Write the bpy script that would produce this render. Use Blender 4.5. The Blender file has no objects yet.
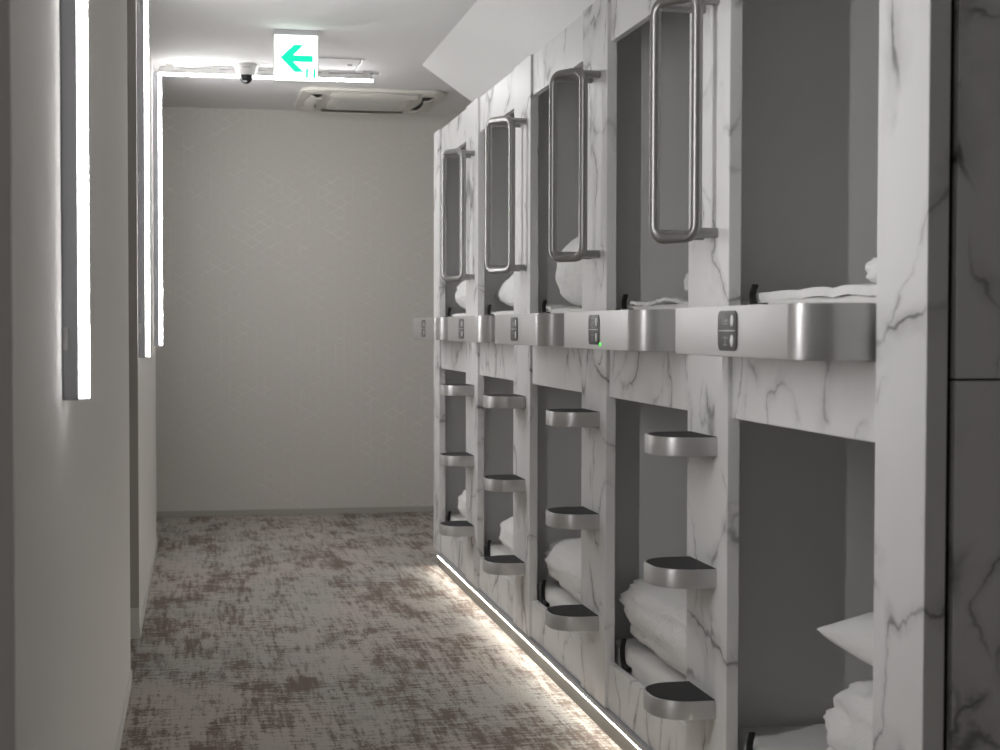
import bpy, bmesh, math, random
from mathutils import Vector, Matrix, noise
rnd = random.Random(7)
scene = bpy.context.scene
COL = scene.collection
PI = math.pi

# ------------------------------------------------------------------ measures (metres)
H = 1.25                       # eye height
XF = 1.2265                    # facade front (pillar faces)
XP = XF + 0.010                # recessed facade panels
XB = XF + 0.032                # back of the facade boards
Y0, S, W = 3.4706, 1.1101, 0.306   # first pillar near edge, bay pitch, pillar width
Z_SILL, Z_LOW, Z_MID, Z_HEAD, Z_TOP = 0.2176, 1.036, 1.22, 2.12, 2.273
CEIL = 2.679
YB = 10.32                     # back wall
XL = -0.238                    # left wall face
BAYS = 5
OPEN0 = Y0 - S + W             # near jamb of first bay opening (2.6665)

# ------------------------------------------------------------------ node helpers
def mat(name):
    m = bpy.data.materials.new(name); m.use_nodes = True
    nt = m.node_tree
    return m, nt, nt.nodes['Principled BSDF']
def N(nt, t, **kw):
    n = nt.nodes.new(t)
    for k, v in kw.items():
        if k in n.inputs.keys(): n.inputs[k].default_value = v
        else: setattr(n, k, v)
    return n
def L(nt, a, b): nt.links.new(a, b)
def math_n(nt, op, a, b=None, c=None):
    n = nt.nodes.new('ShaderNodeMath'); n.operation = op
    for i, x in enumerate((a, b, c)):
        if x is None: continue
        if isinstance(x, (int, float)): n.inputs[i].default_value = x
        else: L(nt, x, n.inputs[i])
    return n.outputs[0]
def maprange(nt, v, a, b, c=0.0, d=1.0, smooth=True):
    n = nt.nodes.new('ShaderNodeMapRange')
    n.interpolation_type = 'SMOOTHSTEP' if smooth else 'LINEAR'
    L(nt, v, n.inputs[0])
    for i, x in enumerate((a, b, c, d)): n.inputs[i+1].default_value = x
    return n.outputs[0]
def mixc(nt, f, a, b):
    n = nt.nodes.new('ShaderNodeMix'); n.data_type = 'RGBA'
    if isinstance(f, (int, float)): n.inputs[0].default_value = f
    else: L(nt, f, n.inputs[0])
    for i, x in ((6, a), (7, b)):
        if isinstance(x, tuple): n.inputs[i].default_value = (*x[:3], 1)
        else: L(nt, x, n.inputs[i])
    return n.outputs[2]
def noise_n(nt, vec, scale, detail=4, rough=.5, dist=0.0):
    n = N(nt, 'ShaderNodeTexNoise', Scale=scale, Detail=detail, Roughness=rough, Distortion=dist)
    L(nt, vec, n.inputs['Vector'])
    return n
def scaled(nt, vec, s):
    n = nt.nodes.new('ShaderNodeMapping'); n.inputs['Scale'].default_value = s
    L(nt, vec, n.inputs['Vector']); return n.outputs[0]
def bump(nt, b, height, strength, dist=.002):
    n = N(nt, 'ShaderNodeBump', Strength=strength, Distance=dist)
    L(nt, height, n.inputs['Height']); L(nt, n.outputs[0], b.inputs['Normal'])
def objvec(nt, spread=0.0):
    tc = nt.nodes.new('ShaderNodeTexCoord')
    if not spread: return tc.outputs['Object']
    oi = nt.nodes.new('ShaderNodeObjectInfo')
    v = nt.nodes.new('ShaderNodeVectorMath'); v.operation = 'SCALE'
    v.inputs[0].default_value = (31.7, 17.3, 23.9); L(nt, oi.outputs['Random'], v.inputs['Scale'])
    a = nt.nodes.new('ShaderNodeVectorMath'); a.operation = 'ADD'
    L(nt, tc.outputs['Object'], a.inputs[0]); L(nt, v.outputs[0], a.inputs[1])
    return a.outputs[0]

# ------------------------------------------------------------------ materials
def marble(name, base, veincol):
    m, nt, b = mat(name)
    v = objvec(nt, 1.0)
    def warped(vec, scale, amp, det):
        wn = noise_n(nt, vec, scale, det, .55)
        off = nt.nodes.new('ShaderNodeVectorMath'); off.operation = 'SUBTRACT'
        L(nt, wn.outputs['Color'], off.inputs[0]); off.inputs[1].default_value = (.5, .5, .5)
        sc = nt.nodes.new('ShaderNodeVectorMath'); sc.operation = 'SCALE'; sc.inputs['Scale'].default_value = amp
        L(nt, off.outputs[0], sc.inputs[0])
        ad = nt.nodes.new('ShaderNodeVectorMath'); ad.operation = 'ADD'
        L(nt, vec, ad.inputs[0]); L(nt, sc.outputs[0], ad.inputs[1]); return ad.outputs[0]
    w1 = warped(warped(v, 1.7, .30, 2), 12, .065, 4)
    def veins(rot, scale, sclz, width, blur, m0, m1, mscale):
        mp = nt.nodes.new('ShaderNodeMapping'); mp.inputs['Rotation'].default_value = rot
        mp.inputs['Scale'].default_value = (1, 1, sclz); L(nt, w1, mp.inputs['Vector'])
        n = noise_n(nt, mp.outputs[0], scale, 1.5, .4)
        d = math_n(nt, 'ABSOLUTE', math_n(nt, 'SUBTRACT', n.outputs['Fac'], .5))
        msk = maprange(nt, noise_n(nt, v, mscale, 2).outputs['Fac'], m0, m1)
        gr = maprange(nt, noise_n(nt, w1, mscale*2.3, 2).outputs['Fac'], .32, .62, .35, 1.0)
        thin = maprange(nt, d, 0.0, width, 1, 0)
        wide = maprange(nt, d, 0.0, blur, 1, 0)
        k = math_n(nt, 'ADD', math_n(nt, 'MULTIPLY', thin, .62), math_n(nt, 'MULTIPLY', math_n(nt, 'MULTIPLY', wide, gr), .34))
        return math_n(nt, 'MULTIPLY', k, math_n(nt, 'MULTIPLY', msk, gr))
    f = veins((.75, .35, .1), 3.0, .6, .014, .075, .40, .55, 3.4)
    g2 = veins((-.6, .2, .5), 4.4, .55, .012, .05, .44, .58, 4.2)
    f = math_n(nt, 'MAXIMUM', f, math_n(nt, 'MULTIPLY', g2, .85))
    cl = noise_n(nt, v, 1.3, 3)
    f = math_n(nt, 'MINIMUM', math_n(nt, 'ADD', f, maprange(nt, cl.outputs['Fac'], .4, .8, 0, .10)), 1.0)
    L(nt, mixc(nt, f, base, veincol), b.inputs['Base Color'])
    b.inputs['Roughness'].default_value = .38
    b.inputs['Specular IOR Level'].default_value = .35
    return m
M_MARBLE = marble('white marble laminate', (.84, .838, .835), (.17, .165, .165))

def plain(name, col, rough=.5, metal=0.0, emit=None, strength=0.0, bumps=None, spec=.5):
    m, nt, b = mat(name)
    b.inputs['Base Color'].default_value = (*col, 1)
    b.inputs['Roughness'].default_value = rough
    b.inputs['Metallic'].default_value = metal
    b.inputs['Specular IOR Level'].default_value = spec
    if emit:
        b.inputs['Emission Color'].default_value = (*emit, 1)
        b.inputs['Emission Strength'].default_value = strength
    if bumps:
        s, st = bumps
        n = noise_n(nt, objvec(nt), s, 3); bump(nt, b, n.outputs['Fac'], st, .004)
    return m
def brushed(name, col, rough, stretch):
    m, nt, b = mat(name)
    v = scaled(nt, objvec(nt), stretch)
    n = noise_n(nt, v, 6, 3)
    L(nt, mixc(nt, n.outputs['Fac'], tuple(c*.93 for c in col), tuple(min(1, c*1.07) for c in col)), b.inputs['Base Color'])
    b.inputs['Metallic'].default_value = .68
    cx = N(nt, 'ShaderNodeCombineXYZ', Z=1.0); L(nt, cx.outputs[0], b.inputs['Tangent']); b.inputs['Anisotropic'].default_value = .8
    L(nt, maprange(nt, n.outputs['Fac'], .3, .7, rough-.05, rough+.06, False), b.inputs['Roughness'])
    return m
M_ALU = brushed('brushed aluminium', (.60, .595, .59), .46, (2, 2, 60))
M_STEEL = plain('satin steel tube', (.38, .375, .37), .38, metal=.95)
M_TREAD = plain('black rubber tread', (.022, .021, .022), .75, bumps=(300, .4))
M_LINING = plain('grey capsule lining', (.82, .818, .81), .65, bumps=(60, .05), spec=.25)
M_WHITE_PLASTIC = plain('white plastic', (.80, .80, .78), .4)
M_IVORY = plain('ivory plastic', (.74, .72, .66), .45)
M_IVORYSHADE = plain('ivory outlet shade', (.52, .50, .46), .5)  # darker copy of the ivory, outlet shade as colour
M_DARKSLOT = plain('dark slot shade', (.03, .03, .03), .6)
M_BLACK = plain('black webbing', (.012, .012, .013), .7)
M_DOME = plain('smoked dome', (.02, .02, .022), .12)
M_FIX = plain('grey batten housing', (.40, .41, .44), .35, metal=.25)
M_CLIP = plain('batten clip', (.50, .50, .51), .4)
M_PLATE = plain('charcoal control plate', (.085, .085, .085), .4)
M_GLYPH = plain('grey glyph print', (.30, .30, .30), .5)
M_BUTTON = plain('pale button', (.78, .78, .77), .35)
M_GREENLED = plain('green pilot light', (.05, .5, .05), .4, emit=(.15, 1, .12), strength=.8)
M_TUBE = plain('lit ceiling diffuser', (.9, .9, .9), .5, emit=(1.0, .990, .995), strength=34.0)
M_TUBE_FRONT = plain('lit lens', (.9, .9, .9), .5, emit=(1.0, .990, .995), strength=88.0)
M_TUBE_SIDE = plain('lit lens side', (.9, .9, .9), .5, emit=(1.0, .990, .995), strength=10.0)
M_TUBE_FLOOR = plain('lit warm strip', (.9, .9, .9), .5, emit=(1.0, .96, .87), strength=24.0)
M_SIGN = plain('lit sign face', (.9, .9, .9), .4, emit=(.95, 1.0, .98), strength=1.6)
M_GREEN = plain('lit green legend', (.0, .35, .2), .4, emit=(.0, .66, .31), strength=1.0)
M_PLINTH = plain('grey plinth strip', (.13, .125, .115), .45)
M_GAP = plain('black shadow gap', (.008, .008, .008), .9)
M_TRIM = plain('taupe door lining', (.44, .415, .385), .6)
M_SKIRT = plain('pale grey skirting', (.70, .68, .65), .6)
M_DOOR = plain('grey door leaf', (.45, .43, .40), .5)

def cloth(name, col, s=14, st=.6):
    m, nt, b = mat(name)
    b.inputs['Base Color'].default_value = (*col, 1)
    b.inputs['Roughness'].default_value = .85
    b.inputs['Specular IOR Level'].default_value = .2
    v = objvec(nt, 1.0)
    a = noise_n(nt, v, s, 4, .6, .6)
    n2 = noise_n(nt, v, 260, 2)
    h = math_n(nt, 'ADD', a.outputs['Fac'], math_n(nt, 'MULTIPLY', n2.outputs['Fac'], .05))
    bump(nt, b, h, st, .02)
    return m
M_LINEN = cloth('white bed linen', (.86, .857, .845))
M_SHEET = cloth('white fitted sheet', (.80, .795, .775), 7, .2)

def wallpaper(name, col, stretch, scale, st):
    m, nt, b = mat(name)
    v = scaled(nt, objvec(nt), stretch)
    n = noise_n(nt, v, scale, 3, .6)
    L(nt, mixc(nt, n.outputs['Fac'], tuple(c*.95 for c in col), tuple(min(1, c*1.05) for c in col)), b.inputs['Base Color'])
    b.inputs['Roughness'].default_value = .8
    b.inputs['Specular IOR Level'].default_value = .2
    bump(nt, b, n.outputs['Fac'], st, .003)
    return m
M_LEFT = wallpaper('beige woven wallpaper', (.86, .835, .805), (90, 90, 5), 2, .45)
M_CEIL = wallpaper('ceiling paper', (.85, .85, .84), (10, 45, 30), 3, .9)
M_SOFFIT = wallpaper('soffit paper', (.83, .83, .82), (10, 45, 45), 3, 1.0)
M_PLAINWALL = wallpaper('grey lobby wall', (.5, .48, .46), (60, 60, 10), 2, .2)

def back_paper():
    m, nt, b = mat('geometric back wallpaper')
    v = objvec(nt)
    sep = nt.nodes.new('ShaderNodeSeparateXYZ'); L(nt, v, sep.inputs[0])
    x, z = sep.outputs['X'], sep.outputs['Z']
    P = .058
    lines = None
    mk = noise_n(nt, v, 1.4, 2)
    for i, (a, c) in enumerate(((1.0, 0.0), (.5, .866), (.5, -.866))):
        d = math_n(nt, 'ADD', math_n(nt, 'MULTIPLY', x, a/P), math_n(nt, 'MULTIPLY', z, c/P))
        fr = math_n(nt, 'ABSOLUTE', math_n(nt, 'SUBTRACT', math_n(nt, 'FRACT', d), .5))
        ln = maprange(nt, fr, .0, .05 if i else .035, 1, 0)
        cell = noise_n(nt, scaled(nt, v, (17.24, 1, 5.5) if i == 0 else (9, 1, 9)), 1.0, 1)
        w = maprange(nt, cell.outputs['Fac'], .52, .66, .25, 1.0)
        ln = math_n(nt, 'MULTIPLY', ln, w)
        lines = ln if lines is None else math_n(nt, 'MAXIMUM', lines, ln)
    lines = math_n(nt, 'MULTIPLY', lines, maprange(nt, mk.outputs['Fac'], .35, .6, .25, .9))  # printed lines fade in patches, their metallic sheen put into the colour
    sp = noise_n(nt, v, 90, 2)
    base = mixc(nt, sp.outputs['Fac'], (.64, .612, .57), (.71, .685, .64))
    L(nt, mixc(nt, math_n(nt, 'MULTIPLY', lines, .85), base, (.90, .88, .83)), b.inputs['Base Color'])
    b.inputs['Roughness'].default_value = .6
    bump(nt, b, sp.outputs['Fac'], .15, .002)
    return m
M_BACK = back_paper()

def carpet():
    m, nt, b = mat('distressed carpet tiles')
    v = objvec(nt)
    warp = noise_n(nt, v, 9, 3)
    big = noise_n(nt, scaled(nt, v, (2.4, .8, 1)), 1.3, 4, .6)
    med = noise_n(nt, scaled(nt, v, (4.6, 1.0, 1)), 1.7, 5, .68)
    medx = noise_n(nt, scaled(nt, v, (2.2, 2.0, 1)), 2.2, 5, .7)
    streak = noise_n(nt, scaled(nt, v, (26, 2.0, 1)), 2.0, 3, .7)
    rows = noise_n(nt, scaled(nt, v, (8, 30, 1)), 1.5, 2, .6)
    pile = noise_n(nt, scaled(nt, v, (1.6, 1, 1)), 70, 3, .7)
    def wsum(*p):
        t = None
        for n, w in p:
            q = math_n(nt, 'MULTIPLY', math_n(nt, 'SUBTRACT', n.outputs['Fac'], .5), w)
            t = q if t is None else math_n(nt, 'ADD', t, q)
        return t
    patch = wsum((med, 1.0), (medx, .8), (big, .9))
    weave = wsum((rows, 1.1), (streak, 1.4), (pile, 1.0))
    a = math_n(nt, 'ADD', patch, math_n(nt, 'MULTIPLY', weave, .55))
    dark = maprange(nt, a, -.10, .22)
    tint = noise_n(nt, v, 1.1, 3)
    light = mixc(nt, maprange(nt, tint.outputs['Fac'], .42, .6), (.52, .475, .435), (.48, .46, .43))
    light = mixc(nt, maprange(nt, weave, .0, .35, 0, .45), light, (.20, .175, .155))
    c = mixc(nt, math_n(nt, 'MULTIPLY', dark, .84), light, (.175, .132, .108))
    bl = noise_n(nt, scaled(nt, v, (2, 1, 1)), 2.3, 4, .6)
    c = mixc(nt, math_n(nt, 'MULTIPLY', maprange(nt, bl.outputs['Fac'], .56, .68), .35), c, (.25, .235, .22))
    L(nt, c, b.inputs['Base Color'])
    b.inputs['Roughness'].default_value = .95
    b.inputs['Specular IOR Level'].default_value = .1
    hh = math_n(nt, 'ADD', pile.outputs['Fac'], math_n(nt, 'MULTIPLY', rows.outputs['Fac'], .8))
    bump(nt, b, hh, .8, .006)
    return m
M_CARPET = carpet()

# ------------------------------------------------------------------ mesh helpers
def box(bm, x0, x1, y0, y1, z0, z1, bev=0.0, seg=2):
    r = bmesh.ops.create_cube(bm, size=1.0)
    vs = r['verts']
    for v in vs:
        v.co = Vector((x0 + (v.co.x+.5)*(x1-x0), y0 + (v.co.y+.5)*(y1-y0), z0 + (v.co.z+.5)*(z1-z0)))
    if bev:
        es = list({e for v in vs for e in v.link_edges})
        bmesh.ops.bevel(bm, geom=es, offset=bev, segments=seg, affect='EDGES', profile=.5)
def prism(bm, pts, z0, z1, bev=0.0, axis='Z', seg=2):
    def P(a, b, c):
        return (a, b, c) if axis == 'Z' else ((c, a, b) if axis == 'X' else (a, c, b))
    lo = [bm.verts.new(P(x, y, z0)) for x, y in pts]
    hi = [bm.verts.new(P(x, y, z1)) for x, y in pts]
    n = len(pts)
    fs = [bm.faces.new(lo[::-1]), bm.faces.new(hi)]
    for i in range(n):
        fs.append(bm.faces.new((lo[i], lo[(i+1) % n], hi[(i+1) % n], hi[i])))
    bmesh.ops.recalc_face_normals(bm, faces=fs)
    if bev:
        es = list({e for f in fs[:2] for e in f.edges})
        bmesh.ops.bevel(bm, geom=es, offset=bev, segments=seg, affect='EDGES', profile=.5)
def fillet(pts, r, n=6, closed=False):
    pts = [Vector(p) for p in pts]; out = []; m = len(pts)
    for i, p in enumerate(pts):
        if not closed and i in (0, m-1): out.append(p); continue
        a = (pts[i-1]-p); c = (pts[(i+1) % m]-p)
        rr = min(r, a.length*.49, c.length*.49)
        a.normalize(); c.normalize()
        ang = a.angle(c)
        t = rr; rad = t*math.tan(ang/2)
        bis = (a+c).normalized(); cen = p + bis*(rad/math.sin(ang/2))
        s = p+a*t-cen; e = p+c*t-cen
        for k in range(n+1):
            f = k/n
            tot = s.angle(e)
            q = (math.sin((1-f)*tot)*s + math.sin(f*tot)*e)/math.sin(tot) if tot > 1e-4 else s
            out.append(cen+q)
    return out
def tube(bm, pts, rad, seg=14, closed=False):
    pts = [Vector(p) for p in pts]; m = len(pts); rings = []
    prev = None
    for i, p in enumerate(pts):
        if closed: t = (pts[(i+1) % m]-pts[i-1]).normalized()
        else: t = (pts[min(i+1, m-1)]-pts[max(i-1, 0)]).normalized()
        if prev is None:
            up = Vector((0, 0, 1)) if abs(t.z) < .9 else Vector((1, 0, 0))
            nrm = t.cross(up).normalized()
        else:
            nrm = (prev - t*prev.dot(t)).normalized()
        prev = nrm; bi = t.cross(nrm)
        rings.append([bm.verts.new(p + rad*(math.cos(2*PI*k/seg)*nrm + math.sin(2*PI*k/seg)*bi)) for k in range(seg)])
    fs = []
    for i in range(m if closed else m-1):
        a, c = rings[i], rings[(i+1) % m]
        for k in range(seg):
            fs.append(bm.faces.new((a[k], a[(k+1) % seg], c[(k+1) % seg], c[k])))
    if not closed:
        fs.append(bm.faces.new(rings[0][::-1])); fs.append(bm.faces.new(rings[-1]))
    bmesh.ops.recalc_face_normals(bm, faces=fs)
def lathe(bm, prof, seg=32, cen=(0, 0, 0)):
    rings = []
    for r, z in prof:
        rings.append([bm.verts.new((cen[0]+max(r, 1e-4)*math.cos(2*PI*k/seg), cen[1]+max(r, 1e-4)*math.sin(2*PI*k/seg), cen[2]+z)) for k in range(seg)])
    fs = []
    for i in range(len(rings)-1):
        for k in range(seg):
            fs.append(bm.faces.new((rings[i][k], rings[i][(k+1) % seg], rings[i+1][(k+1) % seg], rings[i+1][k])))
    fs.append(bm.faces.new(rings[0][::-1])); fs.append(bm.faces.new(rings[-1]))
    bmesh.ops.recalc_face_normals(bm, faces=fs)
def obj(name, bm, m, parent=None, smooth=False, angle=35):
    me = bpy.data.meshes.new(name); bm.normal_update(); bm.to_mesh(me); bm.free()
    me.materials.append(m)
    if smooth:
        for p in me.polygons: p.use_smooth = True
        try: me.set_sharp_from_angle(angle=math.radians(angle))
        except Exception: pass
    o = bpy.data.objects.new(name, me); COL.objects.link(o)
    if parent: o.parent = parent
    return o
def tag(o, label, cat, group=None):
    o['label'] = label; o['category'] = cat
    if group: o['group'] = group
    return o
def thing(name, label, cat, loc=(0, 0, 0), group=None):
    o = bpy.data.objects.new(name, None); COL.objects.link(o); o.location = loc
    o.empty_display_size = .05
    return tag(o, label, cat, group)
def dup(root, loc, label):
    r = root.copy(); COL.objects.link(r); r.location = loc; r['label'] = label
    for ch in list(root.children):
        c = ch.copy(); COL.objects.link(c); c.parent = r
        for g in list(ch.children):
            d = g.copy(); COL.objects.link(d); d.parent = c
    return r
def struct(name, bm, m, smooth=False):
    o = obj(name, bm, m, None, smooth); o['kind'] = 'structure'; return o
def B(*a, **k):
    bm = bmesh.new(); box(bm, *a, **k); return bm

# ------------------------------------------------------------------ the setting
bm = B(-3, 3.6, -2.0, YB, -.06, 0); struct('floor', bm, M_CARPET)
bm = B(-3, 3.6, -2.0, YB+.1, CEIL, CEIL+.06); struct('ceiling', bm, M_CEIL)
bm = B(-3, 3.6, YB, YB+.12, -.06, CEIL); struct('wall_back', bm, M_BACK)
# left wall: near block, door recess, far block ending at the side passage
D0, D1, LE = 5.54, 6.33, 8.98
bm = bmesh.new()
box(bm, -3, XL, 2.10, D0, 0, CEIL)
box(bm, -3, XL, D1, LE, 0, CEIL)
box(bm, -3, XL-.10, D0, D1, 0, CEIL)
struct('wall_left', bm, M_LEFT)
bm = B(XL-.10, XL-.075, D0+.002, D1-.02, 0.004, CEIL-.002, bev=.002); struct('door_1', bm, M_DOOR)
bm = B(XL-.075, XL+.001, D1-.02, D1+.0015, .125, CEIL-.001); struct('trim_1', bm, M_TRIM)
bm = B(XL-.075, XL+.0012, D1-.02, D1+.0015, .0, .125); struct('trim_2', bm, M_SKIRT)
bm = bmesh.new()
box(bm, XL, XL+.006, 2.10, D0, 0, .045, bev=.002)
box(bm, XL, XL+.006, D1, LE, 0, .045, bev=.002)
struct('baseboard_left', bm, M_SKIRT)
bm = B(-3, 3.6, YB-.008, YB, 0, .040, bev=.003); struct('baseboard_back', bm, plain('taupe baseboard', (.46, .44, .40), .5))
# ends of the side passage
bm = B(-3.06, -3, LE, YB, 0, CEIL); struct('wall_passage_left', bm, M_PLAINWALL)
bm = B(3.6, 3.66, -2, YB, 0, CEIL); struct('wall_passage_right', bm, M_PLAINWALL)
# sloped soffit over the bunks
bm = bmesh.new()
prism(bm, [(1.204, CEIL), (1.92, CEIL-.497), (3.6, CEIL-.497+.25), (3.6, CEIL)], 2.3, 8.39, axis='Y')
struct('trim_3', bm, M_SOFFIT)
# dark end wall of marble panels, faces the lobby
bm = bmesh.new()
box(bm, XF+.053, 3.6, 2.455, 2.51, 0.0, 1.159, bev=.0015)
box(bm, XF+.053, 3.6, 2.455, 2.51, 1.163, CEIL, bev=.0015)
struct('wall_right', bm, M_MARBLE)
bm = B(XF+.040, 3.6, 2.475, 2.52, 0, CEIL-.001); struct('trim_4', bm, M_GAP)

# ------------------------------------------------------------------ facade pillars
pn = ['first', 'second', 'third', 'fourth', 'fifth']
def pillar_y(k): return Y0 + k*S           # k = 0 is the first pillar after the nearest opening
lab = ['white marble pillar between the first and second bunk bays from the dark wall',
       'white marble pillar between the second and third bunk bays from the dark wall',
       'white marble pillar between the third and fourth bunk bays from the dark wall',
       'white marble pillar between the fourth and last bunk bays from the dark wall',
       'narrow white marble pillar ending the bunk row beside the patterned back wall']
def post(w):
    bm = bmesh.new(); box(bm, XF, XB, 0, w, .075, Z_TOP, bev=.0025); return bm
p0 = obj('marble_pillar', post(W), M_MARBLE); p0.location = (0, pillar_y(0), 0)
tag(p0, lab[0], 'pillar', 'marble pillars of the bunk row')
for k in range(1, 4):
    c = p0.copy(); COL.objects.link(c); c.location = (0, pillar_y(k), 0); c['label'] = lab[k]
p4 = obj('marble_pillar', post(.2), M_MARBLE); p4.location = (0, pillar_y(4), 0)
tag(p4, lab[4], 'pillar', 'marble pillars of the bunk row')
# near end pillar, with its return
bm = bmesh.new(); box(bm, XF, XF+.040, 2.460, OPEN0-.004, 0.0, CEIL-.002, bev=.0025)
pe = obj('marble_pillar', bm, M_MARBLE)
tag(pe, 'tall wide marble end pillar in front of the dark end wall, without steps or grab rail', 'pillar', 'marble pillars of the bunk row')

# ------------------------------------------------------------------ sleeping capsules
OW = S - W                      # opening width
def open_y(k): return OPEN0 + k*S
bayname = ['first bay from the dark wall', 'second bay from the dark wall', 'third bay from the dark wall', 'fourth bay from the dark wall', 'last bay beside the patterned wall']
def make_capsule(upper, label):
    t = thing('sleeping_capsule', label, 'sleeping capsule', group='upper capsules of the bunk row' if upper else 'lower capsules of the bunk row')
    g = W/2 - .001               # half pillar, cell wall plane
    y0, y1 = -g, OW + g
    zf, zc = (Z_MID, Z_TOP-.03) if upper else (.15, Z_MID-.050)
    x0, x1 = XB, 3.3
    e = .012
    obj('floor_panel', B(x0, x1, y0, y1, zf-.02, zf), M_LINING, t)
    obj('ceiling_panel', B(x0, x1, y0, y1, zc, zc+.012), M_LINING, t)
    obj('side_panel', B(x0, x1, y0, y0+e, zf, zc), M_LINING, t)
    obj('side_panel', B(x0, x1, y1-e, y1, zf, zc), M_LINING, t)
    obj('back_panel', B(x1-e, x1, y0+e, y1-e, zf, zc), M_LINING, t)
    if upper:
        obj('header_panel', B(XP, XB, 0.001, OW-.001, Z_HEAD, Z_TOP, bev=.002), M_MARBLE, t)
        obj('sill_panel', B(XP, XB, 0.001, OW-.001, Z_MID-.03, 1.2935, bev=.002), M_MARBLE, t)
    else:
        obj('header_panel', B(XP, XB, 0.001, OW-.001, Z_LOW, Z_MID-.032, bev=.002), M_MARBLE, t)
        obj('sill_panel', B(XP, XB, 0.001, OW-.001, .075, Z_SILL, bev=.002), M_MARBLE, t)
    return t
upl = ['upper sleeping capsule with flat white sheet, ' + bayname[0],
       'upper sleeping capsule with a shaded pillow edge, ' + bayname[1],
       'upper sleeping capsule with upright folded bedding, ' + bayname[2],
       'upper sleeping capsule with pointed pillow corner, ' + bayname[3],
       'upper sleeping capsule with small round bedding, ' + bayname[4]]
lol = ['lower sleeping capsule with pillow stacked on a duvet, ' + bayname[0],
       'lower sleeping capsule with biggest rolled duvet, ' + bayname[1],
       'lower sleeping capsule with rounded duvet, ' + bayname[2],
       'lower sleeping capsule with small duvet edge, ' + bayname[3],
       'lower sleeping capsule with a sliver of duvet, ' + bayname[4]]
cu = make_capsule(True, upl[0]); cl = make_capsule(False, lol[0])
cu.location = cl.location = (0, open_y(0), 0)
for k in range(1, BAYS):
    dup(cu, (0, open_y(k), 0), upl[k]); dup(cl, (0, open_y(k), 0), lol[k])

# ------------------------------------------------------------------ mattresses
def mattress_mesh(z0, th, seed):
    bm = bmesh.new()
    x0, x1, y0, y1 = XB+.018, 3.26, -.135, OW+.135
    nx, ny = 60, 36
    g = {}
    r = .03
    for i in range(nx+1):
        for j in range(ny+1):
            fx = (i/nx)**1.7; fy = j/ny
            x = x0 + fx*(x1-x0); y = y0 + fy*(y1-y0)
            d = min(x-x0, x1-x, y-y0, y1-y)
            z = z0 + th - (r - math.sqrt(max(0, r*r-(r-min(d, r))**2)))*.9
            z += .006*noise.noise(Vector((x*5+seed, y*7, seed)))+.003*noise.noise(Vector((x*19, y*23, seed)))
            g[i, j] = bm.verts.new((x, y, z))
    for i in range(nx):
        for j in range(ny):
            bm.faces.new((g[i, j], g[i+1, j], g[i+1, j+1], g[i, j+1]))
    edge = [g[i, 0] for i in range(nx+1)] + [g[nx, j] for j in range(1, ny+1)] + [g[i, ny] for i in range(nx-1, -1, -1)] + [g[0, j] for j in range(ny-1, 0, -1)]
    low = [bm.verts.new((v.co.x, v.co.y, z0)) for v in edge]
    n = len(edge)
    for i in range(n): bm.faces.new((edge[i], low[i], low[(i+1) % n], edge[(i+1) % n]))
    bm.faces.new(low)
    bmesh.ops.recalc_face_normals(bm, faces=bm.faces[:])
    return bm
mu = obj('mattress', mattress_mesh(Z_MID, .098, 1.3), M_SHEET, None, True)
ml = obj('mattress', mattress_mesh(.15, .115, 4.1), M_SHEET, None, True)
tag(mu, 'white sheeted mattress in the upper capsule, ' + bayname[0], 'mattress', 'mattresses in the upper capsules')
tag(ml, 'white sheeted mattress in the lower capsule, ' + bayname[0], 'mattress', 'mattresses in the lower capsules')
mu.location = ml.location = (0, open_y(0), 0)
for k in range(1, BAYS):
    for src, w in ((mu, 'upper'), (ml, 'lower')):
        c = src.copy(); COL.objects.link(c); c.location = (0, open_y(k), 0)
        c['label'] = 'white sheeted mattress in the %s capsule, %s' % (w, bayname[k])

# ------------------------------------------------------------------ ledges
def rounded_front(y0, y1, xf, xb, r, n=10, r2=None):
    pts = [(xb, y0)]
    for k in range(n+1):
        a = k/n*PI/2
        pts.append((xf + r - r*math.sin(a), y0 + r - r*math.cos(a)))
    for k in range(n+1):
        a = k/n*PI/2; q = r2 or r
        pts.append((xf + q - q*math.cos(a), y1 - q + q*math.sin(a)))
    pts.append((xb, y1))
    return pts
LX = XF - .140
LZ0, LZ1 = 1.189, 1.2965
ld = thing('guard_ledge', '', 'ledge', (0, open_y(0), 0), 'aluminium guard ledges between the bunk tiers')
bm = bmesh.new(); prism(bm, rounded_front(.012, OW-.014, LX, XP+.0005, .07, 14, .022), LZ0, LZ1, bev=.003)
obj('ledge_body', bm, M_ALU, ld, True)
cp = obj('control_plate', B(LX-.003, LX+.001, .355, .452, LZ0+.013, LZ1-.011, bev=.0), M_PLATE, ld)
bm = bmesh.new()
def rrect(y0, y1, z0, z1, r, n=6):
    pts = []
    for cy, cz, a0 in ((y1-r, z1-r, 0), (y0+r, z1-r, 90), (y0+r, z0+r, 180), (y1-r, z0+r, 270)):
        for k in range(n+1):
            a = math.radians(a0 + 90*k/n); pts.append((cy+r*math.cos(a), cz+r*math.sin(a)))
    return pts
prism(bm, rrect(.352, .468, LZ0+.013, LZ1-.011, .016), LX-.0025, LX+.001, axis='X', bev=.001)
bpy.data.objects.remove(cp)
cp = obj('control_plate', bm, M_PLATE, ld, True)
zc = (LZ0+LZ1)/2+.001
bm = B(LX-.0030, LX-.002, .362, .458, zc-.0008, zc+.0008); obj('divider_line', bm, M_BUTTON, cp)
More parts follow.
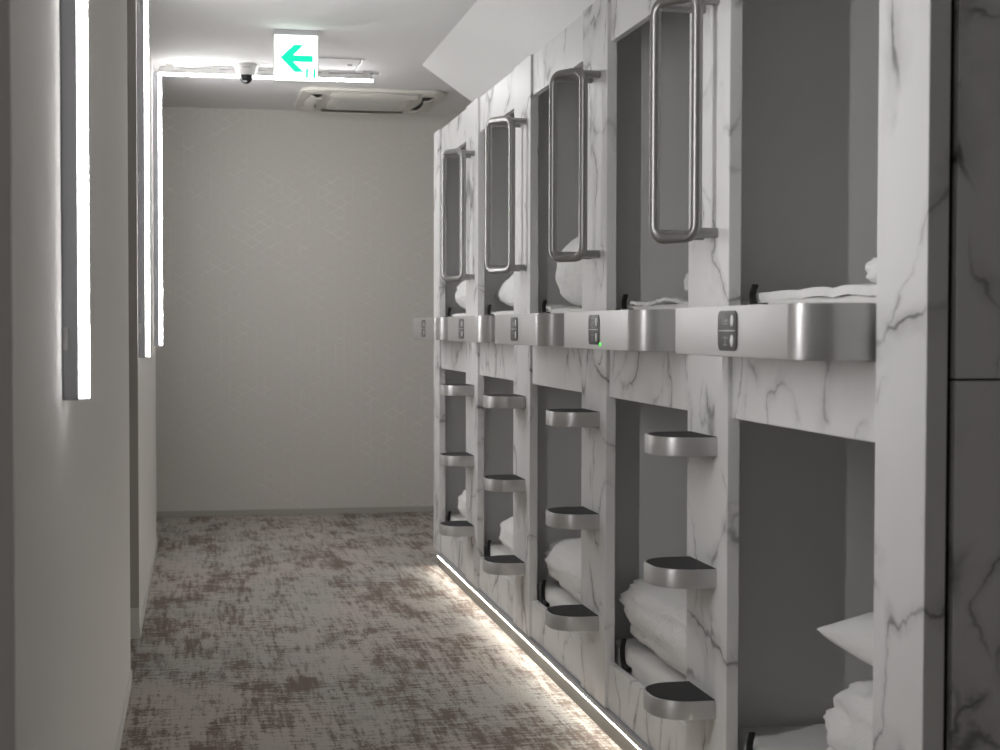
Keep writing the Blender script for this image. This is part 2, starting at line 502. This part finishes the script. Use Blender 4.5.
for s in (-1, 1):
    zz = zc + s*.021
    bm = bmesh.new()
    prism(bm, [(.378+.0085*math.cos(2*PI*k/20), zz+.0125*math.sin(2*PI*k/20)) for k in range(20)], LX-.0038, LX-.002, axis='X', bev=.0006)
    obj('push_button', bm, M_BUTTON, cp, True)
    bm = bmesh.new()                                   # small printed pictogram: bed with a sleeper / lamp
    if s > 0:
        box(bm, LX-.0030, LX-.002, .402, .436, zz-.008, zz-.005)
        box(bm, LX-.0030, LX-.002, .432, .436, zz-.008, zz+.009)
        box(bm, LX-.0030, LX-.002, .404, .426, zz-.003, zz+.003)
    else:
        box(bm, LX-.0030, LX-.002, .404, .434, zz+.005, zz+.008)
        box(bm, LX-.0030, LX-.002, .417, .421, zz-.008, zz+.005)
        box(bm, LX-.0030, LX-.002, .408, .430, zz-.010, zz-.007)
    obj('pictogram', bm, M_GLYPH, cp)
lel = ['brushed aluminium guard ledge with rounded corners, ' + b for b in bayname]
lel[1] = 'brushed aluminium guard ledge with a green pilot light, ' + bayname[1]
ld['label'] = lel[0]
for k in range(1, BAYS):
    r = dup(ld, (0, open_y(k), 0), lel[k])
    if k == 1:
        bm = bmesh.new()
        prism(bm, [(.343+.005*math.cos(2*PI*j/16), LZ0+.014+.005*math.sin(2*PI*j/16)) for j in range(16)], LX-.003, LX+.001, axis='X', bev=.0008)
        obj('pilot_light', bm, M_GREENLED, r, True)

# ------------------------------------------------------------------ steps
st = thing('bunk_step', '', 'step', (0, 0, 0), 'aluminium bunk steps')
SP, SW_, TH = .142, .214, .046
def step_outline(ins=0.0, n=12):
    r = .088 - ins
    y0, y1 = ins, SW_-ins
    xf = XF-SP+ins
    return rounded_front(y0, y1, xf, XF-.0005, r, n)
bm = bmesh.new(); prism(bm, step_outline(), -TH, 0, bev=.0022); obj('step_body', bm, M_ALU, st, True)
bm = bmesh.new(); prism(bm, step_outline(.0055), -.004, .0012); obj('tread_pad', bm, M_TREAD, st)
bm = B(XF-.006, XF-.0003, .03, SW_-.03, -TH-.006, -TH+.004, bev=.001); obj('mounting_bracket', bm, M_ALU, st)
SZ = (.986, .667, .347)
sw = ('top', 'middle', 'bottom')
first = True
for k in range(4):
    for j in range(3):
        loc = (0, pillar_y(k)+.070, SZ[j])
        lb = '%s aluminium step with black tread, %s stepped pillar from the dark wall' % (sw[j], pn[k])
        if first: st.location = loc; st['label'] = lb; first = False
        else: dup(st, loc, lb)

# ------------------------------------------------------------------ grab rails
gr = thing('grab_rail', '', 'grab rail', (0, pillar_y(0), 0), 'steel grab rails on the bunk pillars')
zb, zt = 1.468, 2.044
A = Vector((XF-.054, .080, 0)); F = Vector((XF-.123, .195, 0))
corners = [(A.x, A.y, zb), (A.x, A.y, zt), (F.x, F.y, zt), (F.x, F.y, zb)]
bm = bmesh.new(); tube(bm, fillet(corners, .032, 8, True), .0135, 16, True); obj('rail_loop', bm, M_STEEL, gr, True, 60)
for z in (1.478, 2.034):
    for f in (.04, .93):
        q = A.lerp(F, f)
        bm = bmesh.new(); tube(bm, [(q.x, q.y, z), (XF-.001, q.y, z)], .012, 14)
        obj('standoff', bm, M_STEEL, gr, True, 60)
gl = ['steel loop grab rail on the %s stepped pillar from the dark wall' % pn[k] for k in range(4)]
gr['label'] = gl[0]
for k in range(1, 4): dup(gr, (0, pillar_y(k), 0), gl[k])

# ------------------------------------------------------------------ LED light strips
def batten(name, label, loc, zlo, zhi, clips):
    t = thing(name, label, 'light', loc, 'vertical tube lights on the corridor wall')
    obj('housing', B(0, .029, -.015, .015, zlo, zhi, bev=.002), M_FIX, t)
    bm = bmesh.new()
    prism(bm, [(.029, -.013), (.038, -.013), (.045, -.009), (.045, .009), (.038, .013), (.029, .013)], zlo+.004, zhi-.004)
    o = obj('diffuser_tube', bm, M_TUBE_SIDE, t)
    o.data.materials.append(M_TUBE_FRONT)
    for p in o.data.polygons:
        if p.normal.x > .95: p.material_index = 1
    for z in clips:
        bm = bmesh.new(); box(bm, 0, .012, -.021, .021, z-.02, z+.02, bev=.002); obj('mounting_clip', bm, M_CLIP, t)
    return t
batten('wall_light', 'largest vertical white tube light, before the door recess on the left wall', (XL, 2.86, 0), 1.118, 2.56, (1.228, 1.85, 2.44))
batten('wall_light', 'vertical white tube light just past the door recess on the left wall', (XL, 6.42, 0), 1.124, 2.58, (1.24, 1.85, 2.53))
batten('wall_light', 'slender vertical tube light at the far end of the left wall, meeting the ceiling strip', (XL, 8.68, 0), 1.143, 2.632, (1.245, 1.9))
t = thing('ceiling_strip_light', 'horizontal white tube light across the ceiling behind the exit sign', 'light', (0, 8.67, CEIL))
obj('housing', B(-.205, .968, -.014, .014, -.046, -.020, bev=.002), M_WHITE_PLASTIC, t)
bm = bmesh.new()
prism(bm, [(-.012, -.045)] + [(-.012*math.cos(a), -.046-.012*math.sin(a)) for a in [k/10*PI for k in range(11)]] + [(.012, -.045)], -.202, .964, axis='X')
obj('diffuser_tube', bm, M_TUBE, t, True)
for x in (-.15, .1, .4, .7, .93): obj('mounting_clip', B(x-.02, x+.02, -.018, .018, -.032, 0, bev=.002), M_WHITE_PLASTIC, t)
bm = bmesh.new()
pts = [(-.20+i*.05, .004+.004*noise.noise(Vector((i*.7, 3, 0))), -.012+.006*noise.noise(Vector((i*.5, 1, 0)))) for i in range(25)]
tube(bm, pts, .004, 8); obj('power_cable', bm, M_CLIP, t, True)
# floor strip beneath the facade
t = thing('floor_strip_light', 'long thin glowing strip light along the foot of the marble bunk row', 'light', (0, 0, 0))
YN, YE = 2.67, 7.95
obj('plinth', B(XF+.001, XF+.03, YN, YE, 0, .047), M_PLINTH, t)
bm = bmesh.new()
prism(bm, [(XF+.012, .0485), (XF+.004, .0485), (XF-.0045, .0545), (XF-.0045, .0565), (XF+.012, .0565)], YN+.01, YE-.005, axis='Y')
obj('diffuser_strip', bm, M_TUBE_FLOOR, t)
obj('housing', B(XF-.0045, XF+.03, YN, YE, .0568, .0735, bev=.001), M_FIX, t)

# ------------------------------------------------------------------ exit sign
X0s, X1s, ZS0 = .361, .575, 2.432
t = thing('exit_sign', 'square lit white exit sign with green left-pointing arrow hanging from the ceiling', 'sign', ((X0s+X1s)/2, 7.53, CEIL))
w = (X1s-X0s)/2; zb_ = ZS0-CEIL
obj('housing', B(-w, w, .004, .06, zb_, -.002, bev=.004), M_WHITE_PLASTIC, t)
obj('top_cap', B(-w, w, -.006, .064, -.026, 0, bev=.003), plain('grey sign cap', (.55, .55, .57), .4), t)
fp = obj('face_panel', B(-w+.004, w-.004, -.004, .006, zb_+.005, -.026, bev=.002), M_SIGN, t)
FW, FH = 2*w-.008, -.026-(zb_+.005)
def fx(p): return -w+.004+(p-115)/490*FW
def fz(p): return -.026-(p-135)/510*FH
bm = bmesh.new()
arrow = [(180, 390), (335, 243), (448, 243), (328, 362), (552, 362), (552, 436), (328, 436), (448, 552), (340, 552)]
prism(bm, [(fx(x), fz(y)) for x, y in arrow], -.0065, -.0035, axis='Y'); obj('arrow', bm, M_GREEN, fp)
bm = bmesh.new()                                       # running figure between two green door bars
for a, c in ((470, 496), (556, 582)):
    prism(bm, [(fx(a), fz(510)), (fx(c), fz(510)), (fx(c), fz(615)), (fx(a), fz(615))], -.0065, -.0035, axis='Y')
hx, hz = fx(532), fz(528)
prism(bm, [(hx+.0026*math.cos(2*PI*k/12), hz+.0032*math.sin(2*PI*k/12)) for k in range(12)], -.0065, -.0035, axis='Y')
for pl in ([(532, 540), (518, 548), (514, 566), (524, 572), (536, 556)], [(524, 568), (512, 586), (500, 588), (502, 594), (517, 592), (530, 574)],
           [(530, 566), (542, 582), (538, 602), (546, 602), (551, 580), (538, 560)]):
    prism(bm, [(fx(x), fz(y)) for x, y in pl], -.0065, -.0035, axis='Y')
obj('pictogram', bm, M_GREEN, fp)

# ------------------------------------------------------------------ security camera
t = thing('security_camera', 'small white security camera with dark dome on the ceiling beside the exit sign', 'camera', (.262, 8.57, CEIL))
bm = bmesh.new(); lathe(bm, [(.066, 0), (.066, -.010), (.062, -.014), (.058, -.038), (.050, -.056), (.036, -.060), (.030, -.060)], 36); obj('camera_base', bm, M_WHITE_PLASTIC, t, True, 40)
bm = bmesh.new(); lathe(bm, [(.038, -.058)] + [(.036*math.cos(a), -.066-.040*math.sin(a)) for a in [k/9*PI/2 for k in range(10)]], 32); obj('dome', bm, M_DOME, t, True, 60)
bm = bmesh.new(); box(bm, -.020, .020, -.0615, -.058, -.026, -.020); obj('nameplate', bm, M_CLIP, t)
bm = bmesh.new(); lathe(bm, [(.012, 0), (.012, -.004), (.008, -.005)], 16, (-.008, -.030, -.094)); obj('lens_ring', bm, M_CLIP, t, True)

# ------------------------------------------------------------------ ceiling access hatch
t = thing('access_hatch', 'square flush ceiling hatch behind the exit sign', 'hatch', (.690, 8.445, CEIL))
bm = bmesh.new()
a, f = .185, .014
for bx in ((-a, a, -a, -a+f), (-a, a, a-f, a), (-a, -a+f, -a+f, a-f), (a-f, a, -a+f, a-f)): box(bm, *bx, -.007, 0, bev=.0015)
obj('hatch_frame', bm, M_WHITE_PLASTIC, t)
obj('hatch_door', B(-a+f+.004, a-f-.004, -a+f+.004, a-f-.004, -.005, 0, bev=.001), M_CEIL, t)
bm = bmesh.new(); lathe(bm, [(.014, 0), (.014, -.008), (.011, -.010)], 20, (a-.06, 0, 0)); obj('latch', bm, M_STEEL, t, True)

# ------------------------------------------------------------------ ceiling air conditioner
t = thing('ceiling_air_conditioner', 'ivory square ceiling air conditioner with curved air outlets near the back wall', 'air conditioner', (1.05, 9.70, CEIL))
hw = .44
bm = bmesh.new(); prism(bm, rrect(-hw, hw, -hw, hw, .09, 8), -.022, 0, bev=.008, seg=3); obj('fascia', bm, M_IVORY, t, True)
gp = .25
bm = bmesh.new(); prism(bm, rrect(-gp, gp, -gp, gp, .05, 8), -.040, -.020, bev=.006, seg=3); g = obj('intake_grille', bm, M_IVORY, t, True)
bm = bmesh.new()
for i in range(12):
    y = -.19+i*.0345
    box(bm, -.2, .2, y-.003, y+.003, -.0412, -.0395)
obj('intake_slots', bm, M_CLIP, g)
for i in range(4):
    R = Matrix.Rotation(i*PI/2, 4, 'Z')
    bm = bmesh.new(); n = 14; prof = []                # flat curved plate, the outlet's inner shade put into its colour
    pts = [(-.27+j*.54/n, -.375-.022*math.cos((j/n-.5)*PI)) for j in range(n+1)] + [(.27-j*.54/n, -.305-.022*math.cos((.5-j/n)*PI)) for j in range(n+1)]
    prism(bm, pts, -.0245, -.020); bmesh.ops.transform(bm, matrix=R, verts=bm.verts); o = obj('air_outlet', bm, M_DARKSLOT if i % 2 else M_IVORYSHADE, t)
    bm = bmesh.new(); rows = []
    for j in range(n+1):                               # curved louvre blade hanging half open
        x = -.265+j*.53/n; c = -.022*math.cos((j/n-.5)*PI)
        rows.append([bm.verts.new((x, -.372+c, -.024)), bm.verts.new((x, -.345+c, -.040)), bm.verts.new((x, -.312+c, -.044)),
                     bm.verts.new((x, -.312+c, -.048)), bm.verts.new((x, -.347+c, -.045)), bm.verts.new((x, -.376+c, -.028))])
    for j in range(n):
        for q in range(6): bm.faces.new((rows[j][q], rows[j][(q+1) % 6], rows[j+1][(q+1) % 6], rows[j+1][q]))
    bm.faces.new(rows[0][::-1]); bm.faces.new(rows[-1])
    bmesh.ops.recalc_face_normals(bm, faces=bm.faces[:])
    bmesh.ops.transform(bm, matrix=R, verts=bm.verts); obj('louvre', bm, M_IVORY, t, True)
    bm = bmesh.new()
    prism(bm, [(.30, -.30), (.40, -.30), (.41, -.36), (.36, -.41), (.30, -.40)], -.026, -.018, bev=.003)
    for q in range(3): box(bm, .315+q*.024, .325+q*.024, -.385, -.315, -.0268, -.025)
    bmesh.ops.transform(bm, matrix=R, verts=bm.verts); obj('corner_cover', bm, M_IVORY if i % 2 else M_IVORY, t)

# ------------------------------------------------------------------ bedding
def nz(x, y, z, s): return noise.noise(Vector((x, y, z+s*7.31)))
def pillow_mesh(hx, hy, T, seed, n=40):
    bm = bmesh.new(); top, bot = {}, {}
    for i in range(n+1):
        for j in range(n+1):
            a = -1+2*i/n; c = -1+2*j/n
            a = math.sin(a*PI/2)*.55+a*.45; c = math.sin(c*PI/2)*.55+c*.45
            x = a*hx*(1-.10*(1-c*c)*abs(a)**2); y = c*hy*(1-.10*(1-a*a)*abs(c)**2)
            h = T*max(0.0, (1-a*a)*(1-c*c))**.42
            wr = (.012*nz(a*2.2, c*2.2, 0, seed) + .006*abs(nz(a*5, c*5, 1, seed)))*min(1, 4*h/T)
            edge = i in (0, n) or j in (0, n)
            zz = .016*nz(a*1.5, c*1.5, 4, seed)
            top[i, j] = bm.verts.new((x, y, zz+h+wr))
            bot[i, j] = top[i, j] if edge else bm.verts.new((x, y, zz-h*.8+wr*.5))
    for i in range(n):
        for j in range(n):
            bm.faces.new((top[i, j], top[i+1, j], top[i+1, j+1], top[i, j+1]))
            f = (bot[i, j], bot[i, j+1], bot[i+1, j+1], bot[i+1, j])
            if len(set(f)) >= 3:
                try: bm.faces.new(f)
                except ValueError: pass
    bmesh.ops.recalc_face_normals(bm, faces=bm.faces[:])
    return bm
def puff_mesh(hx, hy, h, seed, exy=.42, ez=.8, folds=0, layers=0, crease=1.0, lean=0.0, nu=84, nv=48):
    """puffy folded bedding: rounded block from z=0 up to h"""
    bm = bmesh.new(); rings = []
    def sp(v, e): return math.copysign(abs(v)**e, v)
    for j in range(nv+1):
        ph = -PI/2+PI*j/nv
        ring = []
        for i in range(nu):
            th = 2*PI*i/nu
            el = ez if ph > 0 else min(ez, .38)
            x = sp(math.cos(ph), el)*sp(math.cos(th), exy)
            y = sp(math.cos(ph), el)*sp(math.sin(th), exy)
            z = sp(math.sin(ph), ez)
            p = Vector((x, y, z))
            d = .055*nz(x*1.3, y*1.3, z*1.3, seed) + .030*crease*nz(x*3.1, y*3.1, z*3.1, seed+1)
            rg = 1-abs(nz(x*2.6+z*1.2, y*2.6-z, z*2.0, seed+2))*2
            d += .045*crease*max(0, rg-.55)
            rg2 = 1-abs(nz(x*5.0, y*5.0+z*2, z*4.0, seed+3))*2
            d += .022*crease*max(0, rg2-.5)
            if folds: d += .035*abs(math.sin(folds*PI*(y*.5+.5)+.4*nz(x, z*2, 0, seed)))*(abs(x) > .2)
            if layers: d += .06*(abs(math.sin(layers*PI*(z*.5+.5)))**.6-.6)*(1-abs(z)**6)
            p *= 1+d
            X = p.x*hx; Y = p.y*hy; Z = (p.z+1)*.5*h
            if Z < 0: Z = 0
            Y += lean*Z
            ring.append((X, Y, Z))
        rings.append(ring)
    vs = []
    for j, r in enumerate(rings):
        if j in (0, nv): vs.append([bm.verts.new(Vector(map(lambda k: sum(q[k] for q in r)/nu, range(3))))]*nu)
        else: vs.append([bm.verts.new(q) for q in r])
    for j in range(nv):
        for i in range(nu):
            f = []
            for v in (vs[j][i], vs[j][(i+1) % nu], vs[j+1][(i+1) % nu], vs[j+1][i]):
                if v not in f: f.append(v)
            if len(f) >= 3: bm.faces.new(f)
    bmesh.ops.recalc_face_normals(bm, faces=bm.faces[:])
    return bm
def sheet_mesh(lx, ly, seed, amp=.012, th=.006, n=36):
    bm = bmesh.new(); T, Bt = {}, {}
    for i in range(n+1):
        for j in range(n+1):
            a, c = i/n, j/n
            x = (a-.5)*lx+.01*nz(a*3, c*3, 0, seed); y = (c-.5)*ly+.012*nz(c*4, a*3, 2, seed)
            z = amp*(abs(nz(a*2.5, c*4.5, 1, seed))*1.6+.5*abs(nz(a*6, c*9, 3, seed)))
            T[i, j] = bm.verts.new((x, y, z+th)); Bt[i, j] = bm.verts.new((x, y, z))
    for i in range(n):
        for j in range(n):
            bm.faces.new((T[i, j], T[i+1, j], T[i+1, j+1], T[i, j+1]))
            bm.faces.new((Bt[i, j], Bt[i, j+1], Bt[i+1, j+1], Bt[i+1, j]))
    for k in range(n):
        bm.faces.new((T[k, 0], Bt[k, 0], Bt[k+1, 0], T[k+1, 0])); bm.faces.new((T[k, n], T[k+1, n], Bt[k+1, n], Bt[k, n]))
        bm.faces.new((T[0, k], T[0, k+1], Bt[0, k+1], Bt[0, k])); bm.faces.new((T[n, k], Bt[n, k], Bt[n, k+1], T[n, k+1]))
    bmesh.ops.recalc_face_normals(bm, faces=bm.faces[:])
    return bm
def place(name, bm, m, loc, rot, label, cat, group=None):
    o = obj(name, bm, m, None, True, 80); o.location = loc; o.rotation_euler = rot
    return tag(o, label, cat, group)
ZU, ZL_ = Z_MID+.100, .267
R_ = math.radians
GD, GP = 'folded duvets in the bunk row', 'white pillows in the bunk row'
# lower tier, by bay (0 nearest)
place('folded_duvet', puff_mesh(.29, .335, .232, 3, .5, .7, layers=3, crease=1.9), M_LINEN, (1.62, 2.90, ZL_), (0, 0, 0),
      'crumpled white duvet under a pillow, lower capsule, ' + bayname[0], 'duvet', GD)
place('pillow', pillow_mesh(.25, .32, .078, 5), M_LINEN, (1.59, 2.862, .566), (R_(7), R_(-2), R_(3)),
      'white pillow on top of a duvet, lower capsule, ' + bayname[0], 'pillow', GP)
place('folded_duvet', puff_mesh(.295, .47, .238, 11, .32, .68, crease=1.7), M_LINEN, (1.585, 4.212, ZL_), (0, 0, 0),
      'biggest rolled white duvet, lower capsule, ' + bayname[1], 'duvet', GD)
place('folded_duvet', puff_mesh(.295, .44, .21, 19, .34, .7, crease=1.5), M_LINEN, (1.58, 5.335, ZL_), (0, 0, 0),
      'rounded white duvet in the lower capsule, ' + bayname[2], 'duvet', GD)
place('folded_duvet', puff_mesh(.28, .37, .19, 23), M_LINEN, (1.56, 6.33, ZL_), (0, 0, 0),
      'white duvet edge in the lower capsule, ' + bayname[3], 'duvet', GD)
place('folded_duvet', puff_mesh(.27, .37, .20, 29), M_LINEN, (1.56, 7.475, ZL_), (0, 0, 0),
      'sliver of white duvet in the lower capsule, ' + bayname[4], 'duvet', GD)
# upper tier
place('pillow', puff_mesh(.30, .22, .10, 31, .45, .9), M_LINEN, (1.62, 2.78, ZU+.0), (0, 0, 0),
      'white pillow edge behind the end pillar, upper capsule, ' + bayname[0], 'pillow', GP)
place('pillow', puff_mesh(.30, .28, .135, 37, .45, .9), M_LINEN, (1.645, 4.025, ZU), (0, 0, 0),
      'shaded white pillow edge, upper capsule, ' + bayname[1], 'pillow', GP)
place('folded_duvet', puff_mesh(.28, .42, .295, 41, .36, .75, folds=7, crease=.6), M_LINEN, (1.57, 5.195, ZU), (0, 0, 0),
      'tall rounded white duvet behind a grab rail, upper capsule, ' + bayname[2], 'duvet', GD)
place('pillow', pillow_mesh(.235, .44, .125, 43), M_LINEN, (1.527, 6.47, ZU+.105), (R_(-4), 0, R_(-4)),
      'plump white pillow with pointed corner, upper capsule, ' + bayname[3], 'pillow', GP)
place('folded_duvet', puff_mesh(.28, .41, .20, 47), M_LINEN, (1.56, 7.49, ZU), (0, 0, 0),
      'small round white duvet, upper capsule, ' + bayname[4], 'duvet', GD)
# crumpled sheets at the front edge
place('crumpled_sheet', sheet_mesh(.40, .82, 3, .006, .019), M_LINEN, (1.482, open_y(0)+.37, ZU-.008), (0, 0, 0),
      'crumpled white sheet fronting the upper mattress, ' + bayname[0], 'sheet', 'crumpled sheets on the upper mattresses')
place('crumpled_sheet', sheet_mesh(.30, .36, 8, .012, .009), M_LINEN, (1.43, open_y(1)+.54, ZU-.008), (0, 0, 0),
      'crumpled white sheet fronting the upper mattress, ' + bayname[1], 'sheet', 'crumpled sheets on the upper mattresses')
place('crumpled_sheet', sheet_mesh(.28, .16, 12, .012, .009), M_LINEN, (1.42, open_y(2)+.78, ZU-.008), (0, 0, 0),
      'crumpled white sheet spilling toward the ledge, ' + bayname[2], 'sheet', 'crumpled sheets on the upper mattresses')
# black straps at the far jamb
def strap_mesh(h, z):
    bm = bmesh.new()
    path = fillet([(XB+.010, OW-.13, z-.004), (XB+.010, OW-.055, z-.004), (XB+.012, OW-.040, z+h*.55), (XB+.014, OW-.055, z+h)], .03, 6)
    prev = None
    for i, p in enumerate(path):
        f = i/(len(path)-1); ww = .007*(1-.5*f)
        t_ = (path[min(i+1, len(path)-1)]-path[max(i-1, 0)]).normalized()
        nn = Vector((1, 0, 0)); bb = t_.cross(nn).normalized()
        cur = [bm.verts.new(p+nn*sx*.007+bb*sy*ww) for sx, sy in ((-1, -1), (1, -1), (1, 1), (-1, 1))]
        if prev:
            for q in range(4): bm.faces.new((prev[q], prev[(q+1) % 4], cur[(q+1) % 4], cur[q]))
        else: bm.faces.new(cur[::-1])
        prev = cur
    bm.faces.new(prev)
    bmesh.ops.recalc_face_normals(bm, faces=bm.faces[:])
    return bm
for z, h, w in ((1.304, .045, 'upper'), (Z_SILL+.006, .075, 'lower')):
    src = obj('mattress_strap', strap_mesh(h, z), M_BLACK, None, True)
    for k in range(BAYS):
        o = src if k == 0 else src.copy()
        if k: COL.objects.link(o)
        o.location = (0, open_y(k), 0)
        tag(o, 'black strap curling up in the %s capsule, %s' % (w, bayname[k]), 'strap', 'black mattress straps')

# ------------------------------------------------------------------ world: dim lobby light from behind
wd = bpy.data.worlds.new('lobby light'); scene.world = wd; wd.use_nodes = True
wd.node_tree.nodes['Background'].inputs[0].default_value = (1.0, .98, .95, 1)
wd.node_tree.nodes['Background'].inputs[1].default_value = .105

# ------------------------------------------------------------------ camera
cam = bpy.data.cameras.new('camera'); co = bpy.data.objects.new('camera', cam); COL.objects.link(co)
f, yaw, pit, rol = 1543.73, R_(11.061), R_(1.7717), R_(.1128)
cam.sensor_width = 36.0; cam.lens = 36.0*f/1000
cam.clip_start = .05
cam.dof.use_dof = True; cam.dof.focus_distance = 4.8; cam.dof.aperture_fstop = 6.0
fw = Vector((math.sin(yaw)*math.cos(pit), math.cos(yaw)*math.cos(pit), -math.sin(pit)))
rt = Vector((math.cos(yaw), -math.sin(yaw), 0)); up = rt.cross(fw)
r1 = rt*math.cos(rol)+up*math.sin(rol); u1 = up*math.cos(rol)-rt*math.sin(rol)
co.matrix_world = Matrix(((r1.x, u1.x, -fw.x, 0), (r1.y, u1.y, -fw.y, 0), (r1.z, u1.z, -fw.z, H), (0, 0, 0, 1)))
scene.camera = co
scene.view_settings.view_transform = 'Standard'
scene.view_settings.look = 'None'
scene.view_settings.gamma = 1
scene.view_settings.use_curve_mapping = False
scene.view_settings.exposure = 0.58
